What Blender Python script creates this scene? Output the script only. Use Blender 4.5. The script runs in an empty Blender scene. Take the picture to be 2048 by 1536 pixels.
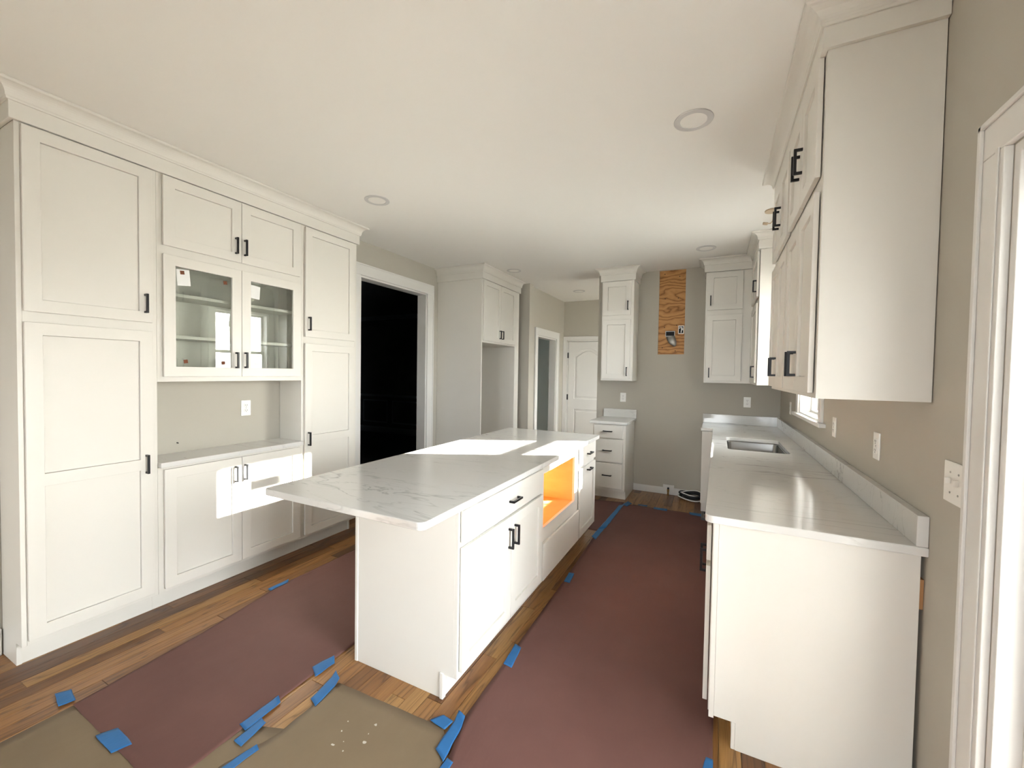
import bpy, bmesh, math, random
from mathutils import Vector, Matrix, noise

random.seed(7)
S = bpy.context.scene
COL = S.collection

# ------------------------------------------------------------------ camera
HC, YAW, PITCH, ROLL, FPX = 1.4614, 0.4619, 0.0271, -0.0162, 824.69
cam_d = bpy.data.cameras.new('camera')
cam = bpy.data.objects.new('camera', cam_d)
COL.objects.link(cam)
cy_, sy_ = math.cos(YAW), math.sin(YAW)
cp_, sp_ = math.cos(PITCH), math.sin(PITCH)
R_ = Vector((cy_, sy_, 0)); FH = Vector((-sy_, cy_, 0)); ZU = Vector((0, 0, 1))
FW = FH * cp_ - ZU * sp_
U_ = ZU * cp_ + FH * sp_
cr_, sr_ = math.cos(ROLL), math.sin(ROLL)
XC = R_ * cr_ - U_ * sr_
YC = R_ * sr_ + U_ * cr_
M = Matrix((XC, YC, -FW)).transposed().to_4x4()
M.translation = (0, 0, HC)
cam.matrix_world = M
cam_d.sensor_width = 36.0
cam_d.lens = FPX / 2048 * 36.0
cam_d.clip_start = 0.02
cam_d.clip_end = 200
S.camera = cam

# ------------------------------------------------------------------ world, sun, exposure
SUN_DIR = Vector((-1.0, -0.523, -0.408)).normalized()
SKY_STRENGTH = 58.0
SUN_ENERGY = 95.0
EXPOSURE = -0.06
S.view_settings.view_transform = 'Standard'
S.view_settings.look = 'None'
S.view_settings.gamma = 1.0
S.view_settings.use_curve_mapping = False
S.view_settings.exposure = EXPOSURE
w = bpy.data.worlds.new('sky'); S.world = w
w.use_nodes = True
nt = w.node_tree; nt.nodes.clear()
o_ = nt.nodes.new('ShaderNodeOutputWorld'); b_ = nt.nodes.new('ShaderNodeBackground')
sky = nt.nodes.new('ShaderNodeTexSky')
sky.sky_type = 'HOSEK_WILKIE'
sky.sun_direction = (-SUN_DIR)
sky.turbidity = 5.0
sky.ground_albedo = 0.35
mx = nt.nodes.new('ShaderNodeMixRGB'); mx.inputs[0].default_value = 0.72
mx.inputs[2].default_value = (0.82, 0.85, 0.90, 1)
nt.links.new(sky.outputs[0], mx.inputs[1])
nt.links.new(mx.outputs[0], b_.inputs[0])
b_.inputs[1].default_value = SKY_STRENGTH
nt.links.new(b_.outputs[0], o_.inputs[0])
sd = bpy.data.lights.new('sun', 'SUN'); sd.energy = SUN_ENERGY; sd.angle = math.radians(0.53)
sd.color = (1.0, 0.965, 0.91)
so = bpy.data.objects.new('sun', sd); COL.objects.link(so)
so.location = (8, 6, 6)
so.rotation_euler = SUN_DIR.to_track_quat('-Z', 'Y').to_euler()
so['kind'] = 'helper'


def portal(name, loc, direction, sx, sz):
    l = bpy.data.lights.new(name, 'AREA'); l.shape = 'RECTANGLE'; l.size = sx; l.size_y = sz
    l.cycles.is_portal = True
    o = bpy.data.objects.new(name, l); COL.objects.link(o)
    o.location = loc
    o.rotation_euler = Vector(direction).to_track_quat('-Z', 'Z').to_euler()
    o['kind'] = 'helper'


cy = S.cycles
cy.max_bounces = 14; cy.diffuse_bounces = 5; cy.glossy_bounces = 5
cy.transparent_max_bounces = 12; cy.transmission_bounces = 6
cy.sample_clamp_indirect = 30.0
cy.use_denoising = True
cy.caustics_reflective = True; cy.caustics_refractive = False
cy.blur_glossy = 1.0

# ------------------------------------------------------------------ key dimensions
H = 2.747
XW, XR = -3.20, 0.6286          # left and right wall faces
YB = 5.375                      # back wall face
XL = -2.934                     # face frame of the left cabinets
# windows / doors in the right wall
WY0, WY1, WZ0, WZ1 = 3.405, 4.19, 1.16, 2.32
PY0, PY1, PZ1 = 0.53, 1.44, 2.03
portal('portal_kitchen', (XR + .13, (WY0 + WY1) / 2, (WZ0 + WZ1) / 2), (-1, 0, 0), WY1 - WY0, WZ1 - WZ0)
portal('portal_patio', (XR + .13, (PY0 + PY1) / 2, PZ1 / 2), (-1, 0, 0), PY1 - PY0, PZ1)
portal('portal_hall', (XR + .13, 6.025, 1.55), (-1, 0, 0), .75, 1.2)
portal('portal_rear', (-2.1, -5.63, 1.6), (0, 1, 0), 1.0, 1.4)
portal('portal_rear_right', (-.15, -5.63, 1.6), (0, 1, 0), 1.2, 1.4)

# ------------------------------------------------------------------ materials


def mat(name, col, rough=0.5, metal=0.0, spec=0.5, bump=0.0, bscale=60.0, coat=0.0):
    m = bpy.data.materials.new(name); m.use_nodes = True
    n = m.node_tree.nodes; l = m.node_tree.links
    p = n['Principled BSDF']
    p.inputs['Base Color'].default_value = (*col, 1)
    p.inputs['Roughness'].default_value = rough
    p.inputs['Metallic'].default_value = metal
    p.inputs['Specular IOR Level'].default_value = spec
    p.inputs['Coat Weight'].default_value = coat
    if bump:
        tc = n.new('ShaderNodeTexCoord'); nz = n.new('ShaderNodeTexNoise')
        nz.inputs['Scale'].default_value = bscale; nz.inputs['Detail'].default_value = 4
        bp = n.new('ShaderNodeBump'); bp.inputs['Strength'].default_value = bump
        bp.inputs['Distance'].default_value = 0.002
        l.new(tc.outputs['Object'], nz.inputs['Vector'])
        l.new(nz.outputs['Fac'], bp.inputs['Height'])
        l.new(bp.outputs['Normal'], p.inputs['Normal'])
    return m


def N(m, t, **kw):
    n = m.node_tree.nodes.new(t)
    for k, v in kw.items():
        if k in n.inputs:
            n.inputs[k].default_value = v
        else:
            setattr(n, k, v)
    return n


def ramp(m, stops):
    r = m.node_tree.nodes.new('ShaderNodeValToRGB')
    e = r.color_ramp.elements
    while len(e) < len(stops):
        e.new(0.5)
    for q, (p, c) in zip(e, stops):
        q.position = p; q.color = (*c, 1)
    return r


MT = {}
MT['paint'] = mat('cabinet_paint', (0.70, 0.678, 0.628), 0.36, bump=0.02, bscale=220)
MT['wall'] = mat('greige_wall_paint', (0.455, 0.43, 0.372), 0.75, bump=0.06, bscale=180)
MT['ceil'] = mat('ceiling_paint', (0.80, 0.788, 0.755), 0.85, bump=0.06, bscale=150)
MT['trim'] = mat('white_trim_paint', (0.71, 0.70, 0.675), 0.35)
MT['plate'] = mat('white_plastic', (0.85, 0.84, 0.80), 0.3)
MT['black'] = mat('matte_black_metal', (0.008, 0.008, 0.010), 0.35, metal=0.3)
MT['dark'] = mat('dark_void', (0.012, 0.012, 0.013), 0.8)
MT['steel'] = mat('brushed_steel', (0.27, 0.265, 0.255), 0.22, metal=1.0)
MT['tin'] = mat('galvanised_tin', (0.42, 0.41, 0.39), 0.4, metal=0.9)
MT['brass'] = mat('brass', (0.45, 0.27, 0.09), 0.35, metal=1.0)
MT['navy'] = mat('dark_navy_wall_paint', (0.075, 0.088, 0.095), 0.6)
MT['navytrim'] = mat('dark_navy_trim_paint', (0.20, 0.235, 0.265), 0.35)
MT['blue'] = mat('blue_grey_wall_paint', (0.76, 0.81, 0.80), 0.8)
MT['rubber'] = mat('black_rubber', (0.012, 0.012, 0.014), 0.5)
MT['whitecord'] = mat('white_cord', (0.75, 0.75, 0.73), 0.5)
MT['paperlabel'] = mat('white_label_paper', (0.80, 0.81, 0.80), 0.6)
MT['cork'] = mat('brown_cork', (0.17, 0.055, 0.022), 0.8, bump=0.3, bscale=300)
MT['shim'] = mat('shim_wood', (0.42, 0.22, 0.09), 0.7)
MT['lens'] = mat('frosted_lens', (0.80, 0.785, 0.75), 0.6)
MT['ltrim'] = mat('light_trim_ring', (0.57, 0.565, 0.56), 0.4)
MT['ground'] = mat('outdoor_ground', (0.30, 0.29, 0.26), 0.9, bump=0.5, bscale=4)
MT['copper'] = mat('bare_cable_sheath', (0.50, 0.40, 0.28), 0.5)


def mk_glass(name, tint=(1, 1, 1)):
    m = bpy.data.materials.new(name); m.use_nodes = True
    n = m.node_tree.nodes; l = m.node_tree.links; n.clear()
    o = n.new('ShaderNodeOutputMaterial'); mixs = n.new('ShaderNodeMixShader')
    fr = n.new('ShaderNodeFresnel'); fr.inputs['IOR'].default_value = 1.5
    mul = n.new('ShaderNodeMath'); mul.operation = 'MULTIPLY'; mul.inputs[1].default_value = 1.8; mul.use_clamp = True
    tr = n.new('ShaderNodeBsdfTransparent'); tr.inputs[0].default_value = (*tint, 1)
    gl = n.new('ShaderNodeBsdfGlossy'); gl.inputs['Roughness'].default_value = 0.0
    l.new(fr.outputs[0], mul.inputs[0]); l.new(mul.outputs[0], mixs.inputs[0])
    l.new(tr.outputs[0], mixs.inputs[1]); l.new(gl.outputs[0], mixs.inputs[2]); l.new(mixs.outputs[0], o.inputs[0])
    return m


MT['glass'] = mk_glass('clear_glass', (0.95, 0.97, 0.95))
MT['wglass'] = mk_glass('window_glass', (0.97, 0.98, 0.97))


def mk_quartz():
    m = mat('veined_white_quartz', (0.66, 0.655, 0.635), 0.12, spec=0.55)
    l = m.node_tree.links; p = m.node_tree.nodes['Principled BSDF']
    geo = N(m, 'ShaderNodeNewGeometry')
    mp = N(m, 'ShaderNodeMapping'); mp.inputs['Scale'].default_value = (0.45, 1.7, 1.2)
    mp.inputs['Rotation'].default_value = (0, 0, 0.42)
    l.new(geo.outputs['Position'], mp.inputs['Vector'])
    cols = None
    for sc, seed, width, amt in ((0.85, 0.0, 0.008, 1.0), (1.7, 5.3, 0.008, 0.75), (3.1, 9.1, 0.010, 0.35)):
        add = N(m, 'ShaderNodeVectorMath', operation='ADD'); add.inputs[1].default_value = (seed, seed * 2, seed)
        l.new(mp.outputs[0], add.inputs[0])
        nz = N(m, 'ShaderNodeTexNoise', Scale=sc, Detail=5.0, Roughness=0.55, Distortion=0.9)
        l.new(add.outputs[0], nz.inputs['Vector'])
        s = N(m, 'ShaderNodeMath', operation='SUBTRACT'); s.inputs[1].default_value = 0.5
        a = N(m, 'ShaderNodeMath', operation='ABSOLUTE')
        l.new(nz.outputs['Fac'], s.inputs[0]); l.new(s.outputs[0], a.inputs[0])
        mr = N(m, 'ShaderNodeMapRange'); mr.inputs[1].default_value = 0; mr.inputs[2].default_value = width
        mr.inputs[3].default_value = 1; mr.inputs[4].default_value = 0
        l.new(a.outputs[0], mr.inputs[0])
        mk = N(m, 'ShaderNodeTexNoise', Scale=sc * 1.4, Detail=2.0); l.new(add.outputs[0], mk.inputs['Vector'])
        mr2 = N(m, 'ShaderNodeMapRange'); mr2.inputs[1].default_value = 0.42; mr2.inputs[2].default_value = 0.65
        mr2.inputs[3].default_value = 0; mr2.inputs[4].default_value = amt
        l.new(mk.outputs['Fac'], mr2.inputs[0])
        mu = N(m, 'ShaderNodeMath', operation='MULTIPLY'); l.new(mr.outputs[0], mu.inputs[0]); l.new(mr2.outputs[0], mu.inputs[1])
        if cols is None:
            cols = mu
        else:
            mxx = N(m, 'ShaderNodeMath', operation='MAXIMUM'); l.new(cols.outputs[0], mxx.inputs[0]); l.new(mu.outputs[0], mxx.inputs[1]); cols = mxx
    mixc = N(m, 'ShaderNodeMixRGB'); mixc.inputs[1].default_value = (0.66, 0.655, 0.635, 1); mixc.inputs[2].default_value = (0.34, 0.335, 0.32, 1)
    l.new(cols.outputs[0], mixc.inputs[0]); l.new(mixc.outputs[0], p.inputs['Base Color'])
    return m


MT['quartz'] = mk_quartz()


def mk_oak(name, per_island=False):
    m = mat(name, (0.3, 0.15, 0.06), 0.32)
    l = m.node_tree.links; p = m.node_tree.nodes['Principled BSDF']
    geo = N(m, 'ShaderNodeNewGeometry')
    oi = N(m, 'ShaderNodeObjectInfo')
    sep = N(m, 'ShaderNodeSeparateColor')
    l.new(oi.outputs['Color'], sep.inputs[0])
    tone = geo.outputs['Random Per Island'] if per_island else sep.outputs[0]
    mul = N(m, 'ShaderNodeMath', operation='MULTIPLY'); mul.inputs[1].default_value = 37.0
    l.new(tone, mul.inputs[0])
    cmb = N(m, 'ShaderNodeCombineXYZ')
    l.new(mul.outputs[0], cmb.inputs[0]); l.new(mul.outputs[0], cmb.inputs[1]); l.new(mul.outputs[0], cmb.inputs[2])
    add = N(m, 'ShaderNodeVectorMath', operation='ADD')
    l.new(geo.outputs['Position'], add.inputs[0]); l.new(cmb.outputs[0], add.inputs[1])
    mp = N(m, 'ShaderNodeMapping'); mp.inputs['Scale'].default_value = (9.0, 0.75, 1.0)
    l.new(add.outputs[0], mp.inputs['Vector'])
    nz = N(m, 'ShaderNodeTexNoise', Scale=1.0, Detail=2.0, Roughness=0.5, Distortion=0.2)
    l.new(mp.outputs[0], nz.inputs['Vector'])
    # ring lines out of the contour lines of a stretched noise
    ml = N(m, 'ShaderNodeMath', operation='MULTIPLY'); ml.inputs[1].default_value = 11.0
    l.new(nz.outputs['Fac'], ml.inputs[0])
    fr = N(m, 'ShaderNodeMath', operation='PINGPONG'); fr.inputs[1].default_value = 0.5
    l.new(ml.outputs[0], fr.inputs[0])
    mp2 = N(m, 'ShaderNodeMapping'); mp2.inputs['Scale'].default_value = (260.0, 9.0, 1.0)
    l.new(add.outputs[0], mp2.inputs['Vector'])
    fine = N(m, 'ShaderNodeTexNoise', Scale=1.0, Detail=3.0)
    l.new(mp2.outputs[0], fine.inputs['Vector'])
    rb = ramp(m, [(0.0, (0.080, 0.032, 0.011)), (0.3, (0.185, 0.082, 0.026)), (0.65, (0.270, 0.128, 0.041)), (1.0, (0.330, 0.182, 0.064))])
    l.new(tone, rb.inputs[0])
    rg = ramp(m, [(0.0, (0.50, 0.46, 0.42)), (0.22, (0.92, 0.9, 0.88)), (1.0, (1.08, 1.08, 1.06))])
    l2 = N(m, 'ShaderNodeMath', operation='MULTIPLY'); l2.inputs[1].default_value = 2.0
    l.new(fr.outputs[0], l2.inputs[0]); l.new(l2.outputs[0], rg.inputs[0])
    rf = ramp(m, [(0.3, (0.80, 0.78, 0.76)), (0.65, (1.06, 1.06, 1.06))])
    l.new(fine.outputs['Fac'], rf.inputs[0])
    m1 = N(m, 'ShaderNodeMixRGB', blend_type='MULTIPLY'); m1.inputs[0].default_value = 1
    m2 = N(m, 'ShaderNodeMixRGB', blend_type='MULTIPLY'); m2.inputs[0].default_value = 1
    l.new(rb.outputs[0], m1.inputs[1]); l.new(rg.outputs[0], m1.inputs[2])
    l.new(m1.outputs[0], m2.inputs[1]); l.new(rf.outputs[0], m2.inputs[2])
    l.new(m2.outputs[0], p.inputs['Base Color'])
    bp = N(m, 'ShaderNodeBump'); bp.inputs['Strength'].default_value = 0.12; bp.inputs['Distance'].default_value = 0.001
    l.new(fine.outputs['Fac'], bp.inputs['Height']); l.new(bp.outputs['Normal'], p.inputs['Normal'])
    return m


MT['oak'] = mk_oak('oak_plank')
MT['oakmass'] = mk_oak('oak_plank_mass', True)


def mk_ply():
    m = mat('plywood_face', (0.5, 0.26, 0.09), 0.6)
    l = m.node_tree.links; p = m.node_tree.nodes['Principled BSDF']
    geo = N(m, 'ShaderNodeNewGeometry')
    mp = N(m, 'ShaderNodeMapping'); mp.inputs['Scale'].default_value = (1.5, 1.0, 2.6)
    l.new(geo.outputs['Position'], mp.inputs['Vector'])
    nz = N(m, 'ShaderNodeTexNoise', Scale=1.5, Detail=3.5, Distortion=0.2); l.new(mp.outputs[0], nz.inputs['Vector'])
    sp = N(m, 'ShaderNodeSeparateXYZ'); l.new(geo.outputs['Position'], sp.inputs[0])
    mz = N(m, 'ShaderNodeMath', operation='MULTIPLY'); mz.inputs[1].default_value = 30.0; l.new(sp.outputs[2], mz.inputs[0])
    ml = N(m, 'ShaderNodeMath', operation='MULTIPLY_ADD'); ml.inputs[1].default_value = 15.0
    l.new(nz.outputs['Fac'], ml.inputs[0]); l.new(mz.outputs[0], ml.inputs[2])
    fr = N(m, 'ShaderNodeMath', operation='PINGPONG'); fr.inputs[1].default_value = 1.0
    l.new(ml.outputs[0], fr.inputs[0])
    rg = ramp(m, [(0.0, (0.22, 0.088, 0.022)), (0.32, (0.42, 0.195, 0.058)), (1.0, (0.54, 0.275, 0.090))])
    l.new(fr.outputs[0], rg.inputs[0]); l.new(rg.outputs[0], p.inputs['Base Color'])
    return m


MT['ply'] = mk_ply()


def mk_raw():
    m = mat('raw_orange_wood', (0.82, 0.42, 0.12), 0.45)
    l = m.node_tree.links; p = m.node_tree.nodes['Principled BSDF']
    geo = N(m, 'ShaderNodeNewGeometry')
    mp = N(m, 'ShaderNodeMapping'); mp.inputs['Scale'].default_value = (3.0, 3.0, 14.0)
    l.new(geo.outputs['Position'], mp.inputs['Vector'])
    nz = N(m, 'ShaderNodeTexNoise', Scale=1.5, Detail=5.0); l.new(mp.outputs[0], nz.inputs['Vector'])
    rg = ramp(m, [(0.3, (0.74, 0.40, 0.145)), (0.7, (0.82, 0.47, 0.185))])
    l.new(nz.outputs['Fac'], rg.inputs[0]); l.new(rg.outputs[0], p.inputs['Base Color'])
    return m


MT['raw'] = mk_raw()


def mk_paper(name, c1, c2, rough, bstr):
    m = mat(name, c1, rough, spec=0.25)
    l = m.node_tree.links; p = m.node_tree.nodes['Principled BSDF']
    geo = N(m, 'ShaderNodeNewGeometry')
    nz = N(m, 'ShaderNodeTexNoise', Scale=2.2, Detail=6.0, Roughness=0.6); l.new(geo.outputs['Position'], nz.inputs['Vector'])
    rg = ramp(m, [(0.35, c1), (0.65, c2)])
    l.new(nz.outputs['Fac'], rg.inputs[0]); l.new(rg.outputs[0], p.inputs['Base Color'])
    mp = N(m, 'ShaderNodeMapping'); mp.inputs['Scale'].default_value = (9.0, 2.0, 1.0); mp.inputs['Rotation'].default_value = (0, 0, 0.7)
    l.new(geo.outputs['Position'], mp.inputs['Vector'])
    n2 = N(m, 'ShaderNodeTexNoise', Scale=1.5, Detail=4.0); l.new(mp.outputs[0], n2.inputs['Vector'])
    bp = N(m, 'ShaderNodeBump'); bp.inputs['Strength'].default_value = bstr; bp.inputs['Distance'].default_value = 0.01
    l.new(n2.outputs['Fac'], bp.inputs['Height']); l.new(bp.outputs['Normal'], p.inputs['Normal'])
    return m


MT['red'] = mk_paper('red_rosin_paper', (0.122, 0.057, 0.048), (0.140, 0.067, 0.056), 0.72, 0.35)
MT['tan'] = mk_paper('tan_builder_paper', (0.172, 0.126, 0.077), (0.195, 0.144, 0.089), 0.55, 0.25)
MT['tape'] = mk_paper('blue_masking_tape', (0.020, 0.118, 0.30), (0.028, 0.142, 0.35), 0.5, 0.5)

# ------------------------------------------------------------------ mesh helpers


class G:
    def __init__(s):
        s.v = []; s.f = []

    def add(s, vs, fs):
        b = len(s.v); s.v += [Vector(q) for q in vs]; s.f += [tuple(b + i for i in f) for f in fs]
        return s

    def box(s, x0, x1, y0, y1, z0, z1):
        x0, x1 = min(x0, x1), max(x0, x1); y0, y1 = min(y0, y1), max(y0, y1)
        v = [(x0, y0, z0), (x1, y0, z0), (x1, y1, z0), (x0, y1, z0), (x0, y0, z1), (x1, y0, z1), (x1, y1, z1), (x0, y1, z1)]
        return s.add(v, [(3, 2, 1, 0), (4, 5, 6, 7), (0, 1, 5, 4), (1, 2, 6, 5), (2, 3, 7, 6), (3, 0, 4, 7)])

    def fbox(s, F, u0, u1, v0, v1, w0, w1):
        b = len(s.v)
        for ww in (w0, w1):
            for (u, v) in ((u0, v0), (u1, v0), (u1, v1), (u0, v1)):
                s.v.append(F(u, v, ww))
        s.f += [tuple(b + i for i in f) for f in [(3, 2, 1, 0), (4, 5, 6, 7), (0, 1, 5, 4), (1, 2, 6, 5), (2, 3, 7, 6), (3, 0, 4, 7)]]
        return s

    def prism(s, pts_a, pts_b):
        n = len(pts_a); b = len(s.v)
        s.v += [Vector(p) for p in pts_a] + [Vector(p) for p in pts_b]
        s.f.append(tuple(b + i for i in reversed(range(n)))); s.f.append(tuple(b + n + i for i in range(n)))
        for i in range(n):
            j = (i + 1) % n
            s.f.append((b + i, b + j, b + n + j, b + n + i))
        return s

    def grid(s, F, us, vs, hole, w0, w1):
        """slab on frame F cut into cells; hole(i, j) -> True leaves a cell open."""
        nu, nv = len(us), len(vs)
        b = len(s.v); idx = {}

        def vid(i, j, k):
            key = (i, j, k)
            if key not in idx:
                idx[key] = len(s.v); s.v.append(F(us[i], vs[j], (w0, w1)[k]))
            return idx[key]
        sol = lambda i, j: 0 <= i < nu - 1 and 0 <= j < nv - 1 and not hole(i, j)
        for i in range(nu - 1):
            for j in range(nv - 1):
                if not sol(i, j):
                    continue
                s.f.append((vid(i, j, 1), vid(i + 1, j, 1), vid(i + 1, j + 1, 1), vid(i, j + 1, 1)))
                s.f.append((vid(i, j + 1, 0), vid(i + 1, j + 1, 0), vid(i + 1, j, 0), vid(i, j, 0)))
                if not sol(i - 1, j): s.f.append((vid(i, j, 0), vid(i, j, 1), vid(i, j + 1, 1), vid(i, j + 1, 0)))
                if not sol(i + 1, j): s.f.append((vid(i + 1, j, 1), vid(i + 1, j, 0), vid(i + 1, j + 1, 0), vid(i + 1, j + 1, 1)))
                if not sol(i, j - 1): s.f.append((vid(i, j, 0), vid(i + 1, j, 0), vid(i + 1, j, 1), vid(i, j, 1)))
                if not sol(i, j + 1): s.f.append((vid(i, j + 1, 1), vid(i + 1, j + 1, 1), vid(i + 1, j + 1, 0), vid(i, j + 1, 0)))
        return s

    def tube(s, pts, r, seg=10, closed=False):
        pts = [Vector(p) for p in pts]; n = len(pts); b = len(s.v)
        prev = None
        for i, p in enumerate(pts):
            a = pts[(i - 1) % n] if (closed or i > 0) else p
            c = pts[(i + 1) % n] if (closed or i < n - 1) else p
            t = (c - a).normalized()
            if prev is None:
                up = Vector((0, 0, 1)) if abs(t.z) < .9 else Vector((1, 0, 0))
                x = t.cross(up).normalized()
            else:
                x = (prev - t * prev.dot(t)).normalized()
            prev = x; y = t.cross(x)
            for k in range(seg):
                an = 2 * math.pi * k / seg
                s.v.append(p + (x * math.cos(an) + y * math.sin(an)) * r)
        m = n if closed else n - 1
        for i in range(m):
            for k in range(seg):
                k2 = (k + 1) % seg; i2 = (i + 1) % n
                s.f.append((b + i * seg + k, b + i * seg + k2, b + i2 * seg + k2, b + i2 * seg + k))
        if not closed:
            s.f.append(tuple(b + k for k in reversed(range(seg)))); s.f.append(tuple(b + (n - 1) * seg + k for k in range(seg)))
        return s

    def disc(s, F, u, v, r0, r1, w0, w1, seg=40):
        """ring (r0 > 0) or disc on frame F"""
        b = len(s.v)
        A = [2 * math.pi * k / seg for k in range(seg)]
        if r0 <= 0:
            return s.prism([F(u + r1 * math.cos(a), v + r1 * math.sin(a), w0) for a in A], [F(u + r1 * math.cos(a), v + r1 * math.sin(a), w1) for a in A])
        for (r, ww) in ((r0, w0), (r1, w0), (r1, w1), (r0, w1)):
            for a in A:
                s.v.append(F(u + r * math.cos(a), v + r * math.sin(a), ww))
        for q in range(4):
            q2 = (q + 1) % 4
            for k in range(seg):
                k2 = (k + 1) % seg
                s.f.append((b + q * seg + k, b + q * seg + k2, b + q2 * seg + k2, b + q2 * seg + k))
        return s


def Fr(O, U, Nn):
    O = Vector(O); U = Vector(U); Nn = Vector(Nn); V = Vector((0, 0, 1))
    return lambda u, v, ww: O + U * u + V * v + Nn * ww


def FXp(x): return Fr((x, 0, 0), (0, 1, 0), (1, 0, 0))     # u = y, faces +x
def FXm(x):                                                # u = y, faces -x
    return lambda u, v, ww: Vector((x - ww, u, v))
def FYm(y): return Fr((0, y, 0), (1, 0, 0), (0, -1, 0))    # u = x, faces -y
def FYp(y):
    return lambda u, v, ww: Vector((u, y + ww, v))
def FZm(z):                                                # u = x, v = y, faces down
    return lambda u, v, ww: Vector((u, v, z - ww))
def FZp(z):
    return lambda u, v, ww: Vector((u, v, z + ww))


def wloc(o):
    r = Vector((0, 0, 0))
    while o is not None:
        r += o.location; o = o.parent
    return r


def root(name, loc, label, cat, group=None):
    o = bpy.data.objects.new(name, None); COL.objects.link(o)
    o.empty_display_size = 0.05
    o.location = loc; o['label'] = label; o['category'] = cat
    if group: o['group'] = group
    return o


def mk(name, g, m, parent=None, bevel=0.0, smooth=False, label=None, cat=None, kind=None, group=None, seg=2, fixn=True):
    me = bpy.data.meshes.new(name)
    if parent is None:
        xs = [p.x for p in g.v]; ys = [p.y for p in g.v]; zs = [p.z for p in g.v]
        off = Vector(((min(xs) + max(xs)) / 2, (min(ys) + max(ys)) / 2, min(zs)))
    else:
        off = wloc(parent)
    me.from_pydata([tuple(p - off) for p in g.v], [], g.f)
    if fixn:
        bm = bmesh.new(); bm.from_mesh(me); bmesh.ops.recalc_face_normals(bm, faces=bm.faces); bm.to_mesh(me); bm.free()
    me.materials.append(m if not isinstance(m, str) else MT[m])
    o = bpy.data.objects.new(name, me); COL.objects.link(o)
    if parent is None: o.location = off
    else: o.parent = parent
    if smooth:
        for p in me.polygons: p.use_smooth = True
    if bevel:
        b = o.modifiers.new('edge', 'BEVEL'); b.width = bevel; b.segments = seg; b.limit_method = 'ANGLE'; b.angle_limit = math.radians(35)
        b.harden_normals = False
    if label: o['label'] = label
    if cat: o['category'] = cat
    if kind: o['kind'] = kind
    if group: o['group'] = group
    return o


def struct(name, g, m, **k):
    return mk(name, g, m, kind='structure', **k)


def curve_slab(F, loops, w0, w1, bevel=0.0):
    """filled outline with holes (lists of 2D points) extruded between w0 and w1, put on frame F"""
    cu = bpy.data.curves.new('tmp', 'CURVE'); cu.dimensions = '2D'; cu.fill_mode = 'BOTH'
    for lp in loops:
        sp = cu.splines.new('POLY'); sp.points.add(len(lp) - 1)
        for q, (a, b) in zip(sp.points, lp): q.co = (a, b, 0, 1)
        sp.use_cyclic_u = True
    t = (w1 - w0) / 2
    cu.extrude = t - bevel; cu.bevel_depth = bevel; cu.bevel_resolution = 2
    if bevel: cu.offset = -bevel
    ob = bpy.data.objects.new('tmp', cu); COL.objects.link(ob)
    dg = bpy.context.evaluated_depsgraph_get(); dg.update()
    me = bpy.data.meshes.new_from_object(ob.evaluated_get(dg))
    bm = bmesh.new(); bm.from_mesh(me); bmesh.ops.remove_doubles(bm, verts=bm.verts, dist=1e-5)
    g = G(); bm.verts.index_update()
    g.v = [F(q.co.x, q.co.y, q.co.z + (w0 + w1) / 2) for q in bm.verts]
    g.f = [tuple(q.index for q in f.verts) for f in bm.faces]
    bm.free(); bpy.data.meshes.remove(me); bpy.data.objects.remove(ob); bpy.data.curves.remove(cu)
    return g


def rrect(x0, x1, y0, y1, r, n=6):
    p = []
    for (cx, cyy, a0) in ((x1 - r, y1 - r, 0), (x0 + r, y1 - r, 90), (x0 + r, y0 + r, 180), (x1 - r, y0 + r, 270)):
        for k in range(n + 1):
            a = math.radians(a0 + 90 * k / n)
            p.append((cx + r * math.cos(a), cyy + r * math.sin(a)))
    return p


def handle(F, u, v, parent, vert=True, L=0.108, w0=0.0, bow=0.032):
    """square bar pull centred on (u, v)"""
    g = G(); t = 0.0055; h = L / 2
    if vert:
        prof = [(-h, 0), (-h, bow), (h, bow), (h, 0), (h - 2 * t, 0), (h - 2 * t, bow - 2 * t), (-h + 2 * t, bow - 2 * t), (-h + 2 * t, 0)]
        g.prism([F(u - t, v + a, w0 + b) for a, b in prof], [F(u + t, v + a, w0 + b) for a, b in prof])
    else:
        prof = [(-h, 0), (-h, bow), (h, bow), (h, 0), (h - 2 * t, 0), (h - 2 * t, bow - 2 * t), (-h + 2 * t, bow - 2 * t), (-h + 2 * t, 0)]
        g.prism([F(u + a, v - t, w0 + b) for a, b in prof], [F(u + a, v + t, w0 + b) for a, b in prof])
    return mk('handle', g, 'black', parent, bevel=0.0012)


def shaker(F, u0, u1, v0, v1, parent, hd=None, mid=None, glass=False, st=0.060, t=0.021, w0=0.0, rail=0.060):
    """shaker door on frame F (F's w = 0 is the face frame)"""
    us = [u0, u0 + st, u1 - st, u1]
    vs = [v0, v0 + rail, v1 - rail, v1]
    holes = {(1, 1)}
    if mid:
        vs = [v0, v0 + rail, mid[0], mid[1], v1 - rail, v1]
        holes = {(1, 1), (1, 3)}
    d = mk('door', G().grid(F, us, vs, lambda i, j: (i, j) in holes, w0 + 0.004, w0 + t), 'paint', parent, bevel=0.0016)
    if glass:
        mk('glass_pane', G().fbox(F, u0 + st - .006, u1 - st + .006, v0 + rail - .006, v1 - rail + .006, w0 + .006, w0 + .010), 'glass', d)
    else:
        for (a, b) in ([(vs[1], vs[2])] if not mid else [(vs[1], vs[2]), (vs[3], vs[4])]):
            mk('panel', G().fbox(F, u0 + st + .0016, u1 - st - .0016, a + .0016, b - .0016, w0 + .004, w0 + t - .0105), 'paint', d)
    if hd:
        handle(F, hd[0], hd[1], d, hd[2] == 'v', w0=w0 + t - .0005)
    return d


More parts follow.
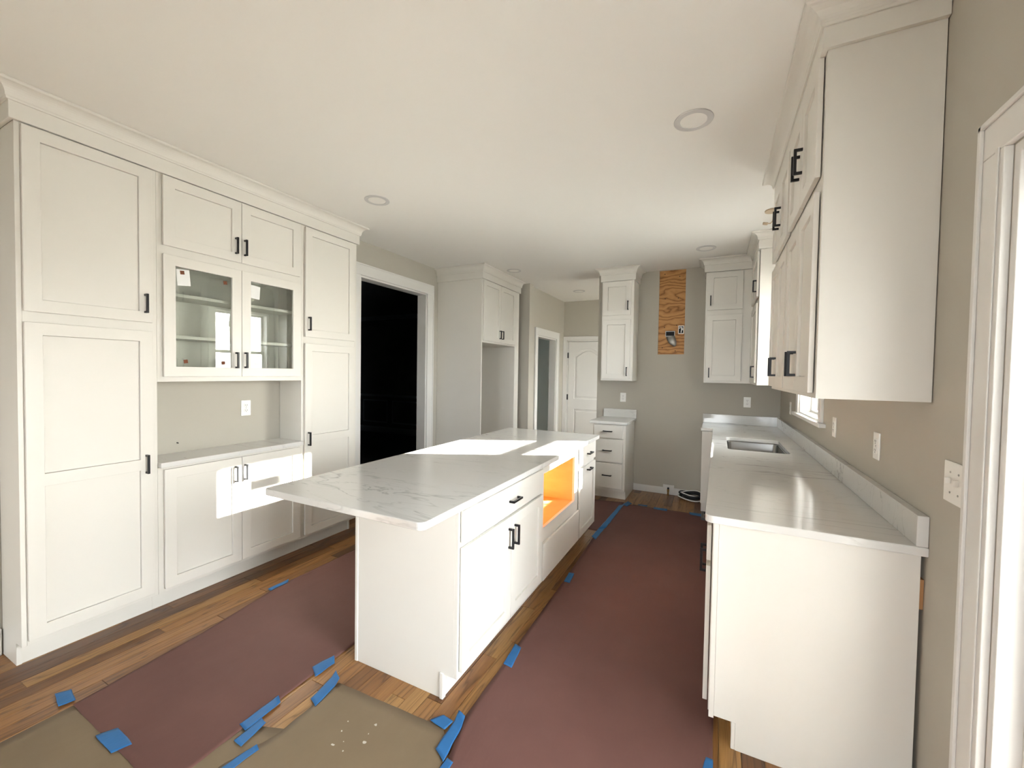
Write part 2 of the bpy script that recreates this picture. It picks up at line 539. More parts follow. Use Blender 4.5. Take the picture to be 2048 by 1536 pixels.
def drawer(F, u0, u1, v0, v1, parent, hd=None, t=0.021, name='drawer'):
    d = mk(name, G().fbox(F, u0, u1, v0, v1, 0.004, t), 'paint', parent, bevel=0.0035, seg=3)
    if hd:
        handle(F, hd[0], hd[1], d, False, w0=t - .0005)
    return d


# ------------------------------------------------------------------ shell
WT = 0.14
floor = struct('floor', G().box(-9.3, XR + WT, -5.64, 7.66, -0.12, -0.02), 'oakmass')
struct('ceiling', G().box(-9.3, XR + WT, -5.64, 7.66, H, H + 0.12), 'ceil')

# planks: individual boards where the photo shows bare floor, one mass elsewhere
PWID, PX0 = 0.078, -2.844
VIS = [(-3.24, -2.42, -0.2, 4.6), (-1.8, -0.84, 0.9, 1.5), (-1.12, -0.84, 1.4, 4.8), (-1.36, 0.0, 4.55, 5.39), (0.0, 0.63, 1.1, 1.85)]
rng = random.Random(21)
mass = G(); nind = 0
tones = {}
row0 = int(math.floor((-3.22 - PX0) / PWID)); row1 = int(math.ceil((XR - PX0) / PWID))


def plank_geo(x0, x1, y0, y1, dz):
    g = 0.0007; c = 0.0012
    a = [(x0 + g, y0 + g, -0.02), (x1 - g, y0 + g, -0.02), (x1 - g, y1 - g, -0.02), (x0 + g, y1 - g, -0.02)]
    b = [(p[0], p[1], dz - c) for p in a]
    d = [(x0 + g + c, y0 + g + c, dz), (x1 - g - c, y0 + g + c, dz), (x1 - g - c, y1 - g - c, dz), (x0 + g + c, y1 - g - c, dz)]
    f = []
    for k in range(4):
        k2 = (k + 1) % 4
        f += [(k, k2, 4 + k2, 4 + k), (4 + k, 4 + k2, 8 + k2, 8 + k)]
    f.append((8, 9, 10, 11))
    return a + b + d, f


for r in range(row0, row1):
    xa = PX0 + r * PWID; xb = xa + PWID
    xb_ = min(xb, XR + .02)
    if r == 0:
        cuts = [-2.0, -0.6, 0.668, 1.75, 2.35, 3.6, 4.7, 5.39]; tn = [.45, .5, .42, .97, .3, .6, .5, .7]
    elif r == -1:
        cuts = [-1.2, 0.2, 1.72, 2.9, 4.1, 5.39]; tn = [.4, .3, .14, .1, .35, .5]
    elif r == 1:
        cuts = [-1.6, -0.3, 1.16, 2.6, 3.9, 5.39]; tn = [.5, .45, .2, .68, .5, .6]
    elif r == -2:
        cuts = [-1.5, -0.1, 1.3, 2.3, 3.7, 5.39]; tn = [.3, .35, .16, .3, .22, .5]
    else:
        cuts = []; yy = -5.5 + rng.uniform(-.8, 0); tn = []
        while yy < 5.39:
            yy += rng.choice([.55, .8, 1.0, 1.2, 1.5, 1.8]) * rng.uniform(.85, 1.15); cuts.append(min(yy, 5.39))
        tn = [min(1, max(0, rng.gauss(.56, .28))) for _ in cuts]
    ys = [-5.5] + cuts
    for k in range(len(ys) - 1):
        ya, yb_ = ys[k], ys[k + 1]
        if yb_ - ya < .02: continue
        dz = rng.uniform(-.0004, 0.0)
        vv, ff = plank_geo(xa, xb_, ya, yb_, dz)
        if any(xb > a and xa < b and yb_ > c and ya < d for a, b, c, d in VIS) and nind < 295:
            p = mk('plank', G().add(vv, ff), 'oak', floor, fixn=False)
            p.color = (tn[k], .5, .5, 1); nind += 1
        else:
            mass.add(vv, ff)
hm = mk('plank_mass', mass, 'oakmass', floor, fixn=False); hm['kind'] = 'stuff'

# left wall with the opening to the dining room
DO0, DO1, DOZ = 3.005, 4.055, 2.405
struct('wall_left', G().grid(FXp(XW), [-5.5, DO0, DO1, 5.46], [0, DOZ, H], lambda i, j: (i, j) == (1, 0), -0.12, 0), 'wall')
# right wall with kitchen window, patio door, unseen hall window added for light
yc = [-5.5, PY0, PY1, WY0, WY1, 5.65, 6.40, 7.52]
zc = [0, 0.95, WZ0, PZ1, 2.15, WZ1, H]


def rhole(i, j):
    za = zc[j]
    if yc[i] == PY0 and za < PZ1: return True
    if yc[i] == 5.65 and .95 <= za < 2.15: return True
    if yc[i] == WY0 and WZ0 <= za < WZ1: return True
    return False


struct('wall_right', G().grid(FXm(XR), yc, zc, rhole, -WT, 0), 'wall')
# back wall with the cut-out that bares the plywood
PLX0, PLX1, PLZ0, PLZ1 = -0.670, -0.369, 1.718, 2.742
struct('wall_back', G().grid(FYm(YB), [-1.42, PLX0, PLX1, XR], [0, PLZ0, PLZ1, H], lambda i, j: (i, j) == (1, 1), -0.12, 0), 'wall')
# rear wall behind the camera with two unseen windows added for light
xs_ = [-3.34, -2.6, -1.6, -0.75, 0.45, XR + WT]
struct('wall_rear', G().grid(FYp(-5.5), xs_, [0, 0.9, 2.3, H], lambda i, j: j == 1 and i in (1, 3), -0.14, 0), 'wall')
# stub wall and hallway walls
struct('wall_stub', G().box(-3.2, -2.44, 5.43, 5.55, 0, H), 'wall')
HX, HY = -2.495, 7.07
HD0, HD1, HDZ = 5.866, 6.68, 2.045
struct('wall_hall_left', G().grid(FXp(HX), [5.55, HD0, HD1, 7.20], [0, HDZ, H], lambda i, j: (i, j) == (1, 0), -0.11, 0), 'wall')
HBX0, HBX1, HBZ = -2.425, -1.660, 2.055
struct('wall_hall_back', G().grid(FYm(HY), [HX, HBX0, HBX1, XR], [0, HBZ, H], lambda i, j: (i, j) == (1, 0), -0.12, 0), 'wall')
struct('light_block_behind_door', G().box(HBX0 - .1, HBX1 + .1, HY + .125, HY + .2, 0, HBZ + .1), 'wall')  # unseen slab added to stop sky light leaking round the hall door
# dim room seen through the hall doorway
g = G().box(-3.9, -3.8, 5.55, 7.2, 0, H); struct('wall_closet_left', g, 'blue')
g = G().box(-3.9, -2.605, 7.2, 7.3, 0, H); struct('wall_closet_back', g, 'blue')
g = G().box(-3.9, -2.605, 5.552, 5.60, 0, H); struct('wall_closet_front', g, 'blue')
struct('trim_closet', G().box(-3.8, -3.77, 6.92, 7.05, 0, H), 'wall')
# dining room: dark painted walls
struct('wall_dining_end', G().box(-9.2, -3.9, 7.32, 7.44, 0, H), 'navy')
struct('wall_dining_left', G().box(-9.3, -9.2, 0.9, 7.44, 0, H), 'navy')
struct('wall_dining_near', G().box(-9.2, XW - .12, 0.9, 1.0, 0, H), 'navy')
struct('wall_dining_right', G().grid(FXm(XW - .12), [1.0, DO0, DO1, 5.55], [0, DOZ, H], lambda i, j: (i, j) == (1, 0), 0, .012), 'navy')
struct('wall_dining_corner', G().box(-3.96, -3.9, 5.55, 7.32, 0, H), 'navy')
struct('wall_dining_return', G().box(-3.96, XW - .12, 5.46, 5.552, 0, H), 'navy')
struct('trim_dining_floor', G().box(-9.2, XW - .12, 1.0, 7.32, -0.02, 0.0), 'navy')
struct('trim_dining_ceiling', G().box(-9.2, XW - .14, 1.0, 7.32, H - .012, H - .001), 'navy')
# wainscot of the dining room's end wall
wn = root('wainscot', (-6.3, 7.32, 0), 'dark painted wainscot with framed panels in the unlit dining room', 'wainscot')
FD = FYm(7.32)
mk('chair_rail', G().fbox(FD, -9.2, -3.97, .865, .905, 0, .03).fbox(FD, -9.2, -3.97, .85, .865, 0, .018), 'navytrim', wn)
mk('base_rail', G().fbox(FD, -9.2, -3.97, 0.0, .14, 0, .02), 'navytrim', wn)
for k in range(5):
    xa = -8.56 + k * .915
    mk('panel_frame', G().grid(FD, [xa, xa + .03, xa + .75, xa + .78], [.24, .27, .745, .775], lambda i, j: (i, j) == (1, 1), 0, .022), 'navytrim', wn, bevel=.006)
mk('crown', G().fbox(FD, -9.2, -3.97, H - .10, H - .012, 0, .05), 'navytrim', wn)

# outdoors
struct('ground', G().box(-40, 60, -60, 60, -0.5, -0.35), 'ground')


# ------------------------------------------------------------------ door casings
def casing(name, F, u0, u1, vtop, wd=0.112, t=0.018, sides=(True, True), bottom=None):
    g = G()
    v0 = 0.0 if bottom is None else bottom

    def board(a0, a1, b0, b1, inner):
        g.fbox(F, a0, a1, b0, b1, 0, t)
    rt = root_struct(name, F((u0 + u1) / 2, v0, 0))
    band = .016
    if sides[0]:
        mk('side_casing', G().fbox(F, u0 - wd, u0 - .004, v0, vtop + .004, 0, t).fbox(F, u0 - wd, u0 - wd + band, v0, vtop + wd, t, t + .007), 'trim', rt, bevel=.003)
    if sides[1]:
        mk('side_casing', G().fbox(F, u1 + .004, u1 + wd, v0, vtop + .004, 0, t).fbox(F, u1 + wd - band, u1 + wd, v0, vtop + wd, t, t + .007), 'trim', rt, bevel=.003)
    a = u0 - (wd if sides[0] else 0); b = u1 + (wd if sides[1] else 0)
    mk('head_casing', G().fbox(F, a, b, vtop + .004, vtop + wd, 0, t).fbox(F, a, b, vtop + wd - band, vtop + wd, t, t + .007), 'trim', rt, bevel=.003)
    return rt


def root_struct(name, loc):
    o = bpy.data.objects.new(name, None); COL.objects.link(o); o.location = loc; o['kind'] = 'structure'
    o.empty_display_size = .05
    return o


c = casing('trim_dining_opening', FXp(XW), DO0, DO1, DOZ, wd=.118)
mk('jamb', G().box(XW - .12, XW, DO1, DO1 + .0, 0, DOZ).box(XW - .125, XW + .002, DO1 - .016, DO1 + .002, 0, DOZ).box(XW - .125, XW + .002, DO0 - .002, DO0 + .016, 0, DOZ).box(XW - .125, XW + .002, DO0, DO1, DOZ - .016, DOZ + .002), 'trim', c)
c = casing('trim_hall_doorway', FXp(HX), HD0, HD1, HDZ, wd=.115)
mk('jamb', G().box(HX - .115, HX + .002, HD1 - .018, HD1 + .002, 0, HDZ).box(HX - .115, HX + .002, HD0 - .002, HD0 + .018, 0, HDZ).box(HX - .115, HX + .002, HD0, HD1, HDZ - .018, HDZ + .002), 'trim', c)
c = casing('trim_hall_door', FYm(HY), HBX0, HBX1, HBZ, wd=.068, sides=(True, True))
mk('jamb', G().box(HBX0 - .002, HBX0 + .02, HY - .002, HY + .12, 0, HBZ).box(HBX1 - .02, HBX1 + .002, HY - .002, HY + .12, 0, HBZ).box(HBX0, HBX1, HY - .002, HY + .12, HBZ - .02, HBZ + .002), 'trim', c)

# arched two-panel hall door
dr = root_struct('door_1', ((HBX0 + HBX1) / 2, HY + .03, 0))
da, db = HBX0 + .024, HBX1 - .024
FDR = FYm(HY + .045)
px0, px1 = da + .115, db - .115
arch = [(px0, .86 + .16), (px1, .86 + .16), (px1, 1.79)]
for k in range(1, 16):
    tt = k / 16
    arch.append((px1 + (px0 - px1) * tt, 1.79 + .115 * math.sin(math.pi * tt)))
arch.append((px0, 1.79))
low = [(px0, .24), (px1, .24), (px1, .83), (px0, .83)]
slab = mk('slab', curve_slab(FDR, [[(da, .012), (db, .012), (db, HBZ - .024), (da, HBZ - .024)], arch, low], 0, .035, bevel=.004), 'trim', dr)


def inset(lp, d):
    cx = sum(p[0] for p in lp) / len(lp); ccy = sum(p[1] for p in lp) / len(lp)
    return [(p[0] + d * (1 if p[0] < cx else -1), p[1] + d * (1 if p[1] < ccy else -1)) for p in lp]


for lp in (arch, low):
    mk('panel', curve_slab(FDR, [lp], .004, .020, bevel=.0), 'trim', dr)
    mk('raised_field', curve_slab(FDR, [inset(lp, .034)], .018, .030, bevel=.006), 'trim', dr)
for hz in (1.79, 1.045, .25):
    mk('hinge', G().fbox(FYm(HY + .012), da - .022, da + .004, hz - .05, hz + .05, 0, .014), 'black', dr, bevel=.002)

# baseboards
struct('baseboard_left', G().box(XW, XW + .015, -5.5, 0.69, 0, .135).box(XW, XW + .015, 2.716, DO0 - .12, 0, .135).box(XW, XW + .015, DO1 + .12, 4.265, 0, .135), 'trim', bevel=.003)
struct('baseboard_back', G().box(-0.922, -0.132, YB - .014, YB, 0, .083), 'trim', bevel=.003)
struct('baseboard_right', G().box(XR - .014, XR, 1.556, 1.806, 0, .135), 'trim', bevel=.003)
struct('baseboard_hall', G().box(HX, HX + .014, 5.552, HD0 - .12, 0, .135), 'trim', bevel=.003)

# ------------------------------------------------------------------ kitchen window
wd = root_struct('window_1', (XR + .07, (WY0 + WY1) / 2, WZ0))
XG = XR + .085
FWN = FXm(XR)
mk('jamb_liner', G().grid(FXm(XR), [WY0 - .001, WY0 + .016, WY1 - .016, WY1 + .001], [WZ0, WZ0 + .016, WZ1 - .016, WZ1 + .001], lambda i, j: (i, j) == (1, 1), -WT, .001), 'trim', wd)
ga, gb = 3.447, 4.150
RAIL = (1.690, 1.734)
for (z0, z1, x) in ((1.195, RAIL[0], XG), (RAIL[1], 2.278, XG + .028)):
    Fs = FXm(x)
    za = z0 - (.035 if z0 < 1.3 else .042); zb = z1 + (.044 if z0 < 1.3 else .03)
    sash = mk('sash', G().grid(Fs, [WY0 + .012, ga, gb, WY1 - .012], [za, z0, z1, zb], lambda i, j: (i, j) == (1, 1), -.018, .010), 'trim', wd, bevel=.002)
    mk('glass_pane', G().fbox(Fs, ga - .004, gb + .004, z0 - .004, z1 + .004, -.008, -.004), 'wglass', sash)
    for q in (1, 2):
        yy = ga + (gb - ga) * q / 3
        mk('muntin', G().fbox(Fs, yy - .008, yy + .008, z0, z1, -.004, .006), 'trim', sash)
mk('paper_sticker', G().fbox(FXm(XG + .028), 3.66, 3.905, 2.085, 2.178, -.0035, -.0025), 'paperlabel', wd)
mk('stool', G().box(XR - .038, XR + .08, WY0 - .15, WY1 + .15, WZ0 - .022, WZ0 + .004), 'trim', wd, bevel=.004)
mk('side_casing', G().box(XR - .018, XR, WY0 - .085, WY0 - .003, WZ0 + .004, WZ1 + .003), 'trim', wd, bevel=.003)
mk('side_casing', G().box(XR - .018, XR, WY1 + .003, WY1 + .085, WZ0 + .004, WZ1 + .003), 'trim', wd, bevel=.003)
mk('head_casing', G().box(XR - .018, XR, WY0 - .085, WY1 + .085, WZ1 + .003, WZ1 + .085), 'trim', wd, bevel=.003)

# patio door (right edge of the picture and behind the camera)
pd = root_struct('door_2', (XR + .07, (PY0 + PY1) / 2, 0))
mk('jamb', G().grid(FXm(XR), [PY0 - .001, PY0 + .022, PY1 - .022, PY1 + .001], [-.019, .012, PZ1 - .022, PZ1 + .001], lambda i, j: (i, j) == (1, 1), -WT, .001), 'trim', pd, bevel=.002)
for (a, b, x) in ((PY0 + .022, 1.418, XR + .068),):
    Fs = FXm(x)
    lf = mk('door_leaf', G().grid(Fs, [a, a + .085, b - .040, b], [.014, .19, 1.93, PZ1 - .024], lambda i, j: (i, j) == (1, 1), -.018, .018), 'trim', pd, bevel=.003)
    mk('glass_pane', G().fbox(Fs, a + .08, b - .036, .185, 1.935, -.004, .004), 'wglass', lf)
mk('side_casing', G().box(XR - .018, XR, PY1 + .004, PY1 + .108, 0, PZ1 + .004).box(XR - .026, XR - .018, PY1 + .092, PY1 + .108, 0, PZ1 + .1).box(XR - .022, XR - .018, PY1 + .02, PY1 + .034, 0, PZ1 + .01), 'trim', pd, bevel=.003)
mk('side_casing', G().box(XR - .018, XR, PY0 - .108, PY0 - .004, 0, PZ1 + .004), 'trim', pd, bevel=.003)
mk('head_casing', G().box(XR - .018, XR, PY0 - .108, PY1 + .108, PZ1 + .004, PZ1 + .102).box(XR - .026, XR - .018, PY0 - .108, PY1 + .108, PZ1 + .086, PZ1 + .102), 'trim', pd, bevel=.003)

# unseen windows added for daylight: one in the hallway, two behind the camera
w3 = root_struct('hall_fill_window', (XR + .07, 6.025, .95))
f3 = mk('frame', G().grid(FXm(XR + .06), [5.65, 5.70, 6.35, 6.40], [.95, 1.0, 1.53, 1.57, 2.10, 2.15], lambda i, j: i == 1 and j in (1, 3), -.03, .03), 'trim', w3)
mk('glass_pane', G().fbox(FXm(XR + .06), 5.69, 6.36, .99, 2.11, -.004, .0), 'wglass', f3)
for nm, a, b in (('rear_fill_window_left', -2.6, -1.6), ('rear_fill_window_right', -0.75, 0.45)):
    w3 = root_struct(nm, ((a + b) / 2, -5.55, .9))
    f3 = mk('frame', G().grid(FYp(-5.55), [a, a + .06, b - .06, b], [.9, .96, 1.57, 1.63, 2.24, 2.3], lambda i, j: i == 1 and j in (1, 3), -.03, .03), 'trim', w3)
    mk('glass_pane', G().fbox(FYp(-5.55), a + .05, b - .05, .95, 2.25, -.004, .0), 'wglass', f3)

# ------------------------------------------------------------------ left cabinet wall
Y0, YA, YM, Y1 = 0.695, 1.233, 2.167, 2.714
ZT = 2.590
F0 = FXp(XL)


def side_notch(y0, y1, xb, xf, zt, rec=.072, zk=.112):
    P = [(xb, 0), (xf - rec, 0), (xf - rec, zk), (xf, zk), (xf, zt), (xb, zt)]
    return G().prism([(a, y0, b) for a, b in P], [(a, y1, b) for a, b in P])


# near tall unit
t1 = root('tall_cabinet', ((XL + XW) / 2, (Y0 + YA) / 2, 0), 'white tall pantry cabinet at the left edge, next to the near wall', 'cabinet', None)
mk('carcass', G().box(XW + .004, XL, Y0 + .018, YA, .112, ZT), 'paint', t1, bevel=.001)
mk('side_panel', side_notch(Y0, Y0 + .018, XW + .004, XL, ZT), 'paint', t1, bevel=.001)
mk('toe_kick', G().box(XL - .09, XL - .078, Y0 + .018, YA, 0, .112), 'paint', t1)
shaker(F0, .7142, 1.2068, 1.7152, 2.5812, t1, (1.172, 1.82, 'v'))
shaker(F0, .7142, 1.2068, .1367, 1.6652, t1, (1.172, .906, 'v'), mid=(.872, .934))
# far tall unit
t2 = root('tall_cabinet', ((XL + XW) / 2, (YM + Y1) / 2, 0), 'white tall pantry cabinet beside the dark dining room opening', 'cabinet', None)
mk('carcass', G().box(XW + .004, XL, YM, Y1 - .018, .112, ZT), 'paint', t2, bevel=.001)
mk('side_panel', side_notch(Y1 - .018, Y1, XW + .004, XL, ZT), 'paint', t2, bevel=.001)
mk('toe_kick', G().box(XL - .09, XL - .078, YM, Y1 - .018, 0, .112), 'paint', t2)
shaker(F0, 2.1893, 2.6803, 1.7203, 2.5812, t2, (2.216, 1.824, 'v'))
shaker(F0, 2.1893, 2.6803, .1367, 1.6678, t2, (2.216, .908, 'v'), mid=(.872, .934))
# base unit under the niche
t3 = root('base_cabinet', ((XL + XW) / 2, (YA + YM) / 2, 0), 'white two-door base cabinet under the stone niche shelf on the left', 'cabinet')
mk('carcass', G().box(XW + .004, XL, YA + .0005, YM - .0005, .112, .867), 'paint', t3, bevel=.001)
mk('toe_kick', G().box(XL - .09, XL - .078, YA + .0005, YM - .0005, 0, .112), 'paint', t3)
shaker(F0, 1.2599, 1.7016, .1367, .8529, t3, (1.659, .744, 'v'))
shaker(F0, 1.7046, 2.1442, .1367, .8529, t3, (1.722, .746, 'v'))
# hutch above the niche
t4 = root('wall_cabinet', ((XL + XW) / 2, (YA + YM) / 2, 1.375), 'white wall cabinet with two glass doors above the niche on the left', 'cabinet')
ya, yb = YA + .0005, YM - .0005
mk('carcass', G().box(XW + .004, XL - .019, ya, ya + .018, 1.375, ZT).box(XW + .004, XL - .019, yb - .018, yb, 1.375, ZT)
   .box(XW + .004, XL - .019, ya + .018, yb - .018, 1.375, 1.40).box(XW + .004, XL - .019, ya + .018, yb - .018, 2.13, ZT)
   .box(XW + .004, XW + .012, ya + .018, yb - .018, 1.40, 2.13), 'paint', t4)
mk('face_frame', G().grid(F0, [ya, ya + .045, yb - .045, yb], [1.375, 1.425, 2.11, ZT], lambda i, j: (i, j) == (1, 1), -.019, 0), 'paint', t4, bevel=.001)
for zz in (1.648, 1.904):
    mk('shelf', G().box(XW + .014, XL - .035, ya + .019, yb - .019, zz - .01, zz + .010), 'paint', t4, bevel=.001)
shaker(F0, 1.2599, 1.7016, 2.1772, 2.5812, t4, (1.663, 2.282, 'v'))
shaker(F0, 1.7046, 2.1442, 2.1772, 2.5812, t4, (1.722, 2.282, 'v'))
shaker(F0, 1.2599, 1.7016, 1.4058, 2.1261, t4, (1.664, 1.516, 'v'), glass=True)
shaker(F0, 1.7046, 2.1442, 1.4058, 2.1261, t4, (1.724, 1.518, 'v'), glass=True)
# niche counter
mk('stone_shelf', G().box(XW + .002, XL + .036, YA + .002, YM - .002, .868, .898), 'quartz', bevel=.003,
   label='white quartz shelf in the niche between the tall left cabinets', cat='countertop')
# paper labels and cork pads on the glass
FG = FXp(XL + .0105)


def flat(name, F, u0, u1, v0, v1, m, label, cat, skew=.0, group=None):
    a = [(u0 + skew, v0), (u1 + skew, v0 + skew), (u1, v1 + skew), (u0, v1)]
    g = G().prism([F(p[0], p[1], .0) for p in a], [F(p[0], p[1], .0012) for p in a])
    return mk(name, g, m, label=label, cat=cat, group=group)


flat('paper_label', FG, 1.325, 1.395, 1.955, 2.052, 'paperlabel', 'white paper label taped inside top of the left glass door', 'label', .008)
flat('paper_label', FG, 1.768, 1.835, 1.955, 2.045, 'paperlabel', 'white paper label at top of the right glass door', 'label', -.006)
flat('paper_label', FG, 1.795, 1.835, 1.487, 1.552, 'paperlabel', 'small printed white label low on the right glass door', 'label', .004)
FG2 = FXp(XL + .012)
for (u, v, lab) in ((1.356, 2.035, 'brown cork pad on the paper label of the left glass door'), (1.600, 2.022, 'brown cork pad near top right of the left glass door'),
                    (1.372, 1.497, 'brown cork pad near bottom left of the left glass door'), (1.588, 1.494, 'brown cork pad beside the handle low on the left glass door')):
    flat('cork_pad', FG2, u - .011, u + .011, v - .011, v + .011, 'cork', lab, 'cork pad', .003)


# crown mouldings: frieze board and sprung cove, swept round the corners
def crown(name, path, label, zb, dirs, proj=.078, fz=.078):
    """path: plan points of the cabinet faces, dirs: outward offset direction at each point (mitred)"""
    ps = [Vector((p[0], p[1], 0)) for p in path]; ds = [Vector((d[0], d[1], 0)) for d in dirs]
    c = root(name, (sum(p.x for p in ps) / len(ps), sum(p.y for p in ps) / len(ps), zb), label, 'molding')

    def sweep(prof, nm):
        g = G(); n = len(prof)
        for p, d in zip(ps, ds):
            for (o, z) in prof: g.v.append(p + d * o + Vector((0, 0, z)))
        for i in range(len(ps) - 1):
            for k in range(n):
                k2 = (k + 1) % n
                g.f.append((i * n + k, i * n + k2, (i + 1) * n + k2, (i + 1) * n + k))
        g.f.append(tuple(range(n))); g.f.append(tuple((len(ps) - 1) * n + k for k in reversed(range(n))))
        return mk(nm, g, 'paint', c, bevel=.0012)
    sweep([(0.0005, zb), (.018, zb), (.018, zb + fz + .01), (0.0005, zb + fz + .01)], 'frieze_board')
    z0 = zb + fz; z1 = H - .001; hh = z1 - z0
    prof = [(.018, z0), (.026, z0), (.028, z0 + .010)]
    for k in range(0, 8):
        a = k / 7 * math.pi / 2
        prof.append((.030 + (proj - .036) * (1 - math.cos(a)), z0 + .012 + (hh - .026) * math.sin(a)))
    prof += [(proj - .002, z1 - .012), (proj, z1 - .008), (proj, z1), (.018, z1)]
    sweep(prof, 'cove')
    return c


crown('crown_molding', [(XW + .002, Y0), (XL, Y0), (XL, Y1), (XW + .002, Y1)], 'long white crown molding on top of the left pantry cabinets',
      ZT, [(0, -1), (1, -1), (1, 1), (0, 1)])


# ------------------------------------------------------------------ outlets and switches
def outlet(F, u, v, label, group=None, toggles=0, wdt=.072, hgt=.117, blank=False):
    o = root('switch_plate' if toggles else 'outlet', F(u, v, 0), label, 'switch' if toggles else 'outlet', group)
    mk('plate', G().fbox(F, u - wdt / 2, u + wdt / 2, v - hgt / 2, v + hgt / 2, 0, .006), 'plate', o, bevel=.003)
    if toggles:
        for k in range(toggles):
            uu = u + (k - (toggles - 1) / 2) * .046
            mk('toggle', G().fbox(F, uu - .005, uu + .005, v - .004, v + .014, .006, .018), 'plate', o, bevel=.002)
            for s in (-1, 1):
                mk('screw', G().disc(F, uu, v + s * .030, 0, .0032, .006, .0072, 12), 'tin', o)
    else:
        for s in (-1, 1):
            rc = mk('receptacle', curve_slab(lambda a, b, ww: F(u + a, v + s * .0195 + b, ww), [rrect(-.0165, .0165, -.014, .014, .009)], .006, .0085), 'plate', o)
            g = G()
            for q in (-1, 1):
                g.fbox(F, u + q * .0065 - .0013, u + q * .0065 + .0013, v + s * .0195 - .002, v + s * .0195 + .007, .0085, .0089)
            g.disc(F, u, v + s * .0195 - .0075, 0, .0024, .0085, .0089, 10)
            mk('slots', g, 'dark', rc)
        mk('screw', G().disc(F, u, v, 0, .003, .006, .0072, 12), 'tin', o)
    return o


outlet(FXp(XW), 1.897, 1.163, 'white duplex outlet on the niche back wall at left')
outlet(FYm(YB), -1.078, 1.170, 'white duplex outlet above the small three-drawer counter')
outlet(FYm(YB), .309, 1.170, 'white duplex outlet on the back wall under the corner cabinets')
outlet(FXm(XR), 2.300, 1.170, 'white duplex outlet on right wall between switch plate and farther outlet')
outlet(FXm(XR), 3.025, 1.172, 'white duplex outlet on right wall next to the window sill')
outlet(FXm(XR), 4.665, 1.170, 'white duplex outlet on right wall in the far counter corner')
outlet(FXm(XR), 1.637, 1.160, 'white double switch plate on the right wall beside patio door casing', toggles=2, wdt=.126, hgt=.122)

# cut-off dark cable stub in the niche
mk('cable_stub', G().tube([(XW, 1.452, .962), (XW + .012, 1.452, .960)], .0045), 'rubber', label='tiny dark cable stub poking from the niche wall', cat='cable')

# ------------------------------------------------------------------ refrigerator enclosure
FXF = -2.545
fe = root('fridge_enclosure', ((FXF + XW) / 2, 4.79, 0), 'white refrigerator surround with top cabinet beyond the dark opening', 'cabinet')
mk('side_panel', G().box(XW + .003, FXF, 4.270, 4.290, 0, 2.585), 'paint', fe, bevel=.001)
mk('side_panel', G().box(XW + .003, FXF, 5.175, 5.195, 0, 2.585), 'paint', fe, bevel=.001)
mk('filler_stile', G().box(FXF - .02, FXF, 5.195, 5.30, 0, 2.585), 'paint', fe, bevel=.001)
mk('cabinet_box', G().box(XW + .003, FXF, 4.290, 5.175, 1.825, 2.585), 'paint', fe, bevel=.001)
FF = FXp(FXF)
shaker(FF, 4.292, 4.720, 1.845, 2.575, fe, (4.690, 1.945, 'v'))
shaker(FF, 4.724, 5.150, 1.845, 2.575, fe, (4.756, 1.945, 'v'))
crown('crown_molding', [(XW + .002, 4.270), (FXF, 4.270), (FXF, 5.30), (FXF - .1, 5.30)], 'white crown molding on top of the refrigerator surround', 2.585,
      [(0, -1), (1, -1), (1, 1), (0, 1)], proj=.07)

# ------------------------------------------------------------------ island
IF, IB = -0.9877, -1.600
IY = (1.487, 2.421, 3.202, 3.676)
FI = FXp(IF)
TZ = .884
i1 = root('island_cabinet', (-1.29, 1.95, 0), 'white island cabinet with one drawer over two doors at near end', 'cabinet')
mk('carcass', G().box(IB + .02, IF, IY[0] + .018, IY[1], .112, TZ), 'paint', i1, bevel=.001)
mk('end_panel', side_notch(IY[0], IY[0] + .018, IB + .018, IF - .018, TZ, rec=.058), 'paint', i1, bevel=.001)
mk('corner_stile', G().box(IF - .018, IF, IY[0], IY[0] + .018, .112, TZ), 'paint', i1, bevel=.001)
mk('back_panel', G().box(IB, IB + .018, IY[0] - .004, IY[1], 0, TZ), 'paint', i1, bevel=.002)
mk('toe_kick', G().box(IF - .088, IF - .076, IY[0] + .018, IY[1], 0, .112), 'paint', i1)
mk('toe_cap', G().box(IF - .088, IF - .070, IY[0] - .006, IY[0] + .018, 0, .118), 'paint', i1, bevel=.002)
drawer(FI, 1.4975, 2.408, .715, .858, i1, (1.985, .780))
shaker(FI, 1.4975, 1.966, .141, .694, i1, (1.934, .585, 'v'))
shaker(FI, 1.970, 2.408, .141, .694, i1, (2.004, .585, 'v'))
i2 = root('island_cabinet', (-1.29, 2.81, 0), 'white island cabinet with an open orange wood microwave bay', 'cabinet')
oy0, oy1, oz0, oz1 = 2.470, 3.122, .458, .812
mk('face_frame', G().grid(FI, [IY[1] + .0005, oy0, oy1, IY[2] - .0005], [.112, oz0, oz1, TZ], lambda i, j: (i, j) == (1, 1), -.019, 0), 'paint', i2, bevel=.001)
mk('lower_box', G().box(IB + .02, IF - .019, IY[1] + .0005, IY[2] - .0005, .112, oz0 - .014), 'paint', i2)
mk('bay_side', G().box(IB + .03, IF - .019, IY[1] + .001, oy0 - .002, oz0 - .014, oz1 + .01), 'raw', i2)
mk('bay_side', G().box(IB + .03, IF - .019, oy1 + .002, IY[2] - .001, oz0 - .014, oz1 + .01), 'raw', i2)
mk('bay_floor', G().box(IB + .03, IF - .019, oy0 - .002, oy1 + .002, oz0 - .014, oz0 - .002), 'raw', i2)
mk('bay_back', G().box(IB + .03, IB + .036, oy0 - .002, oy1 + .002, oz0 - .002, oz1 + .01), 'raw', i2)
mk('bay_top', G().box(IB + .02, IF - .019, IY[1] + .001, IY[2] - .001, oz1 + .01, TZ), 'raw', i2)
mk('back_panel', G().box(IB, IB + .018, IY[1], IY[2], 0, TZ), 'paint', i2)
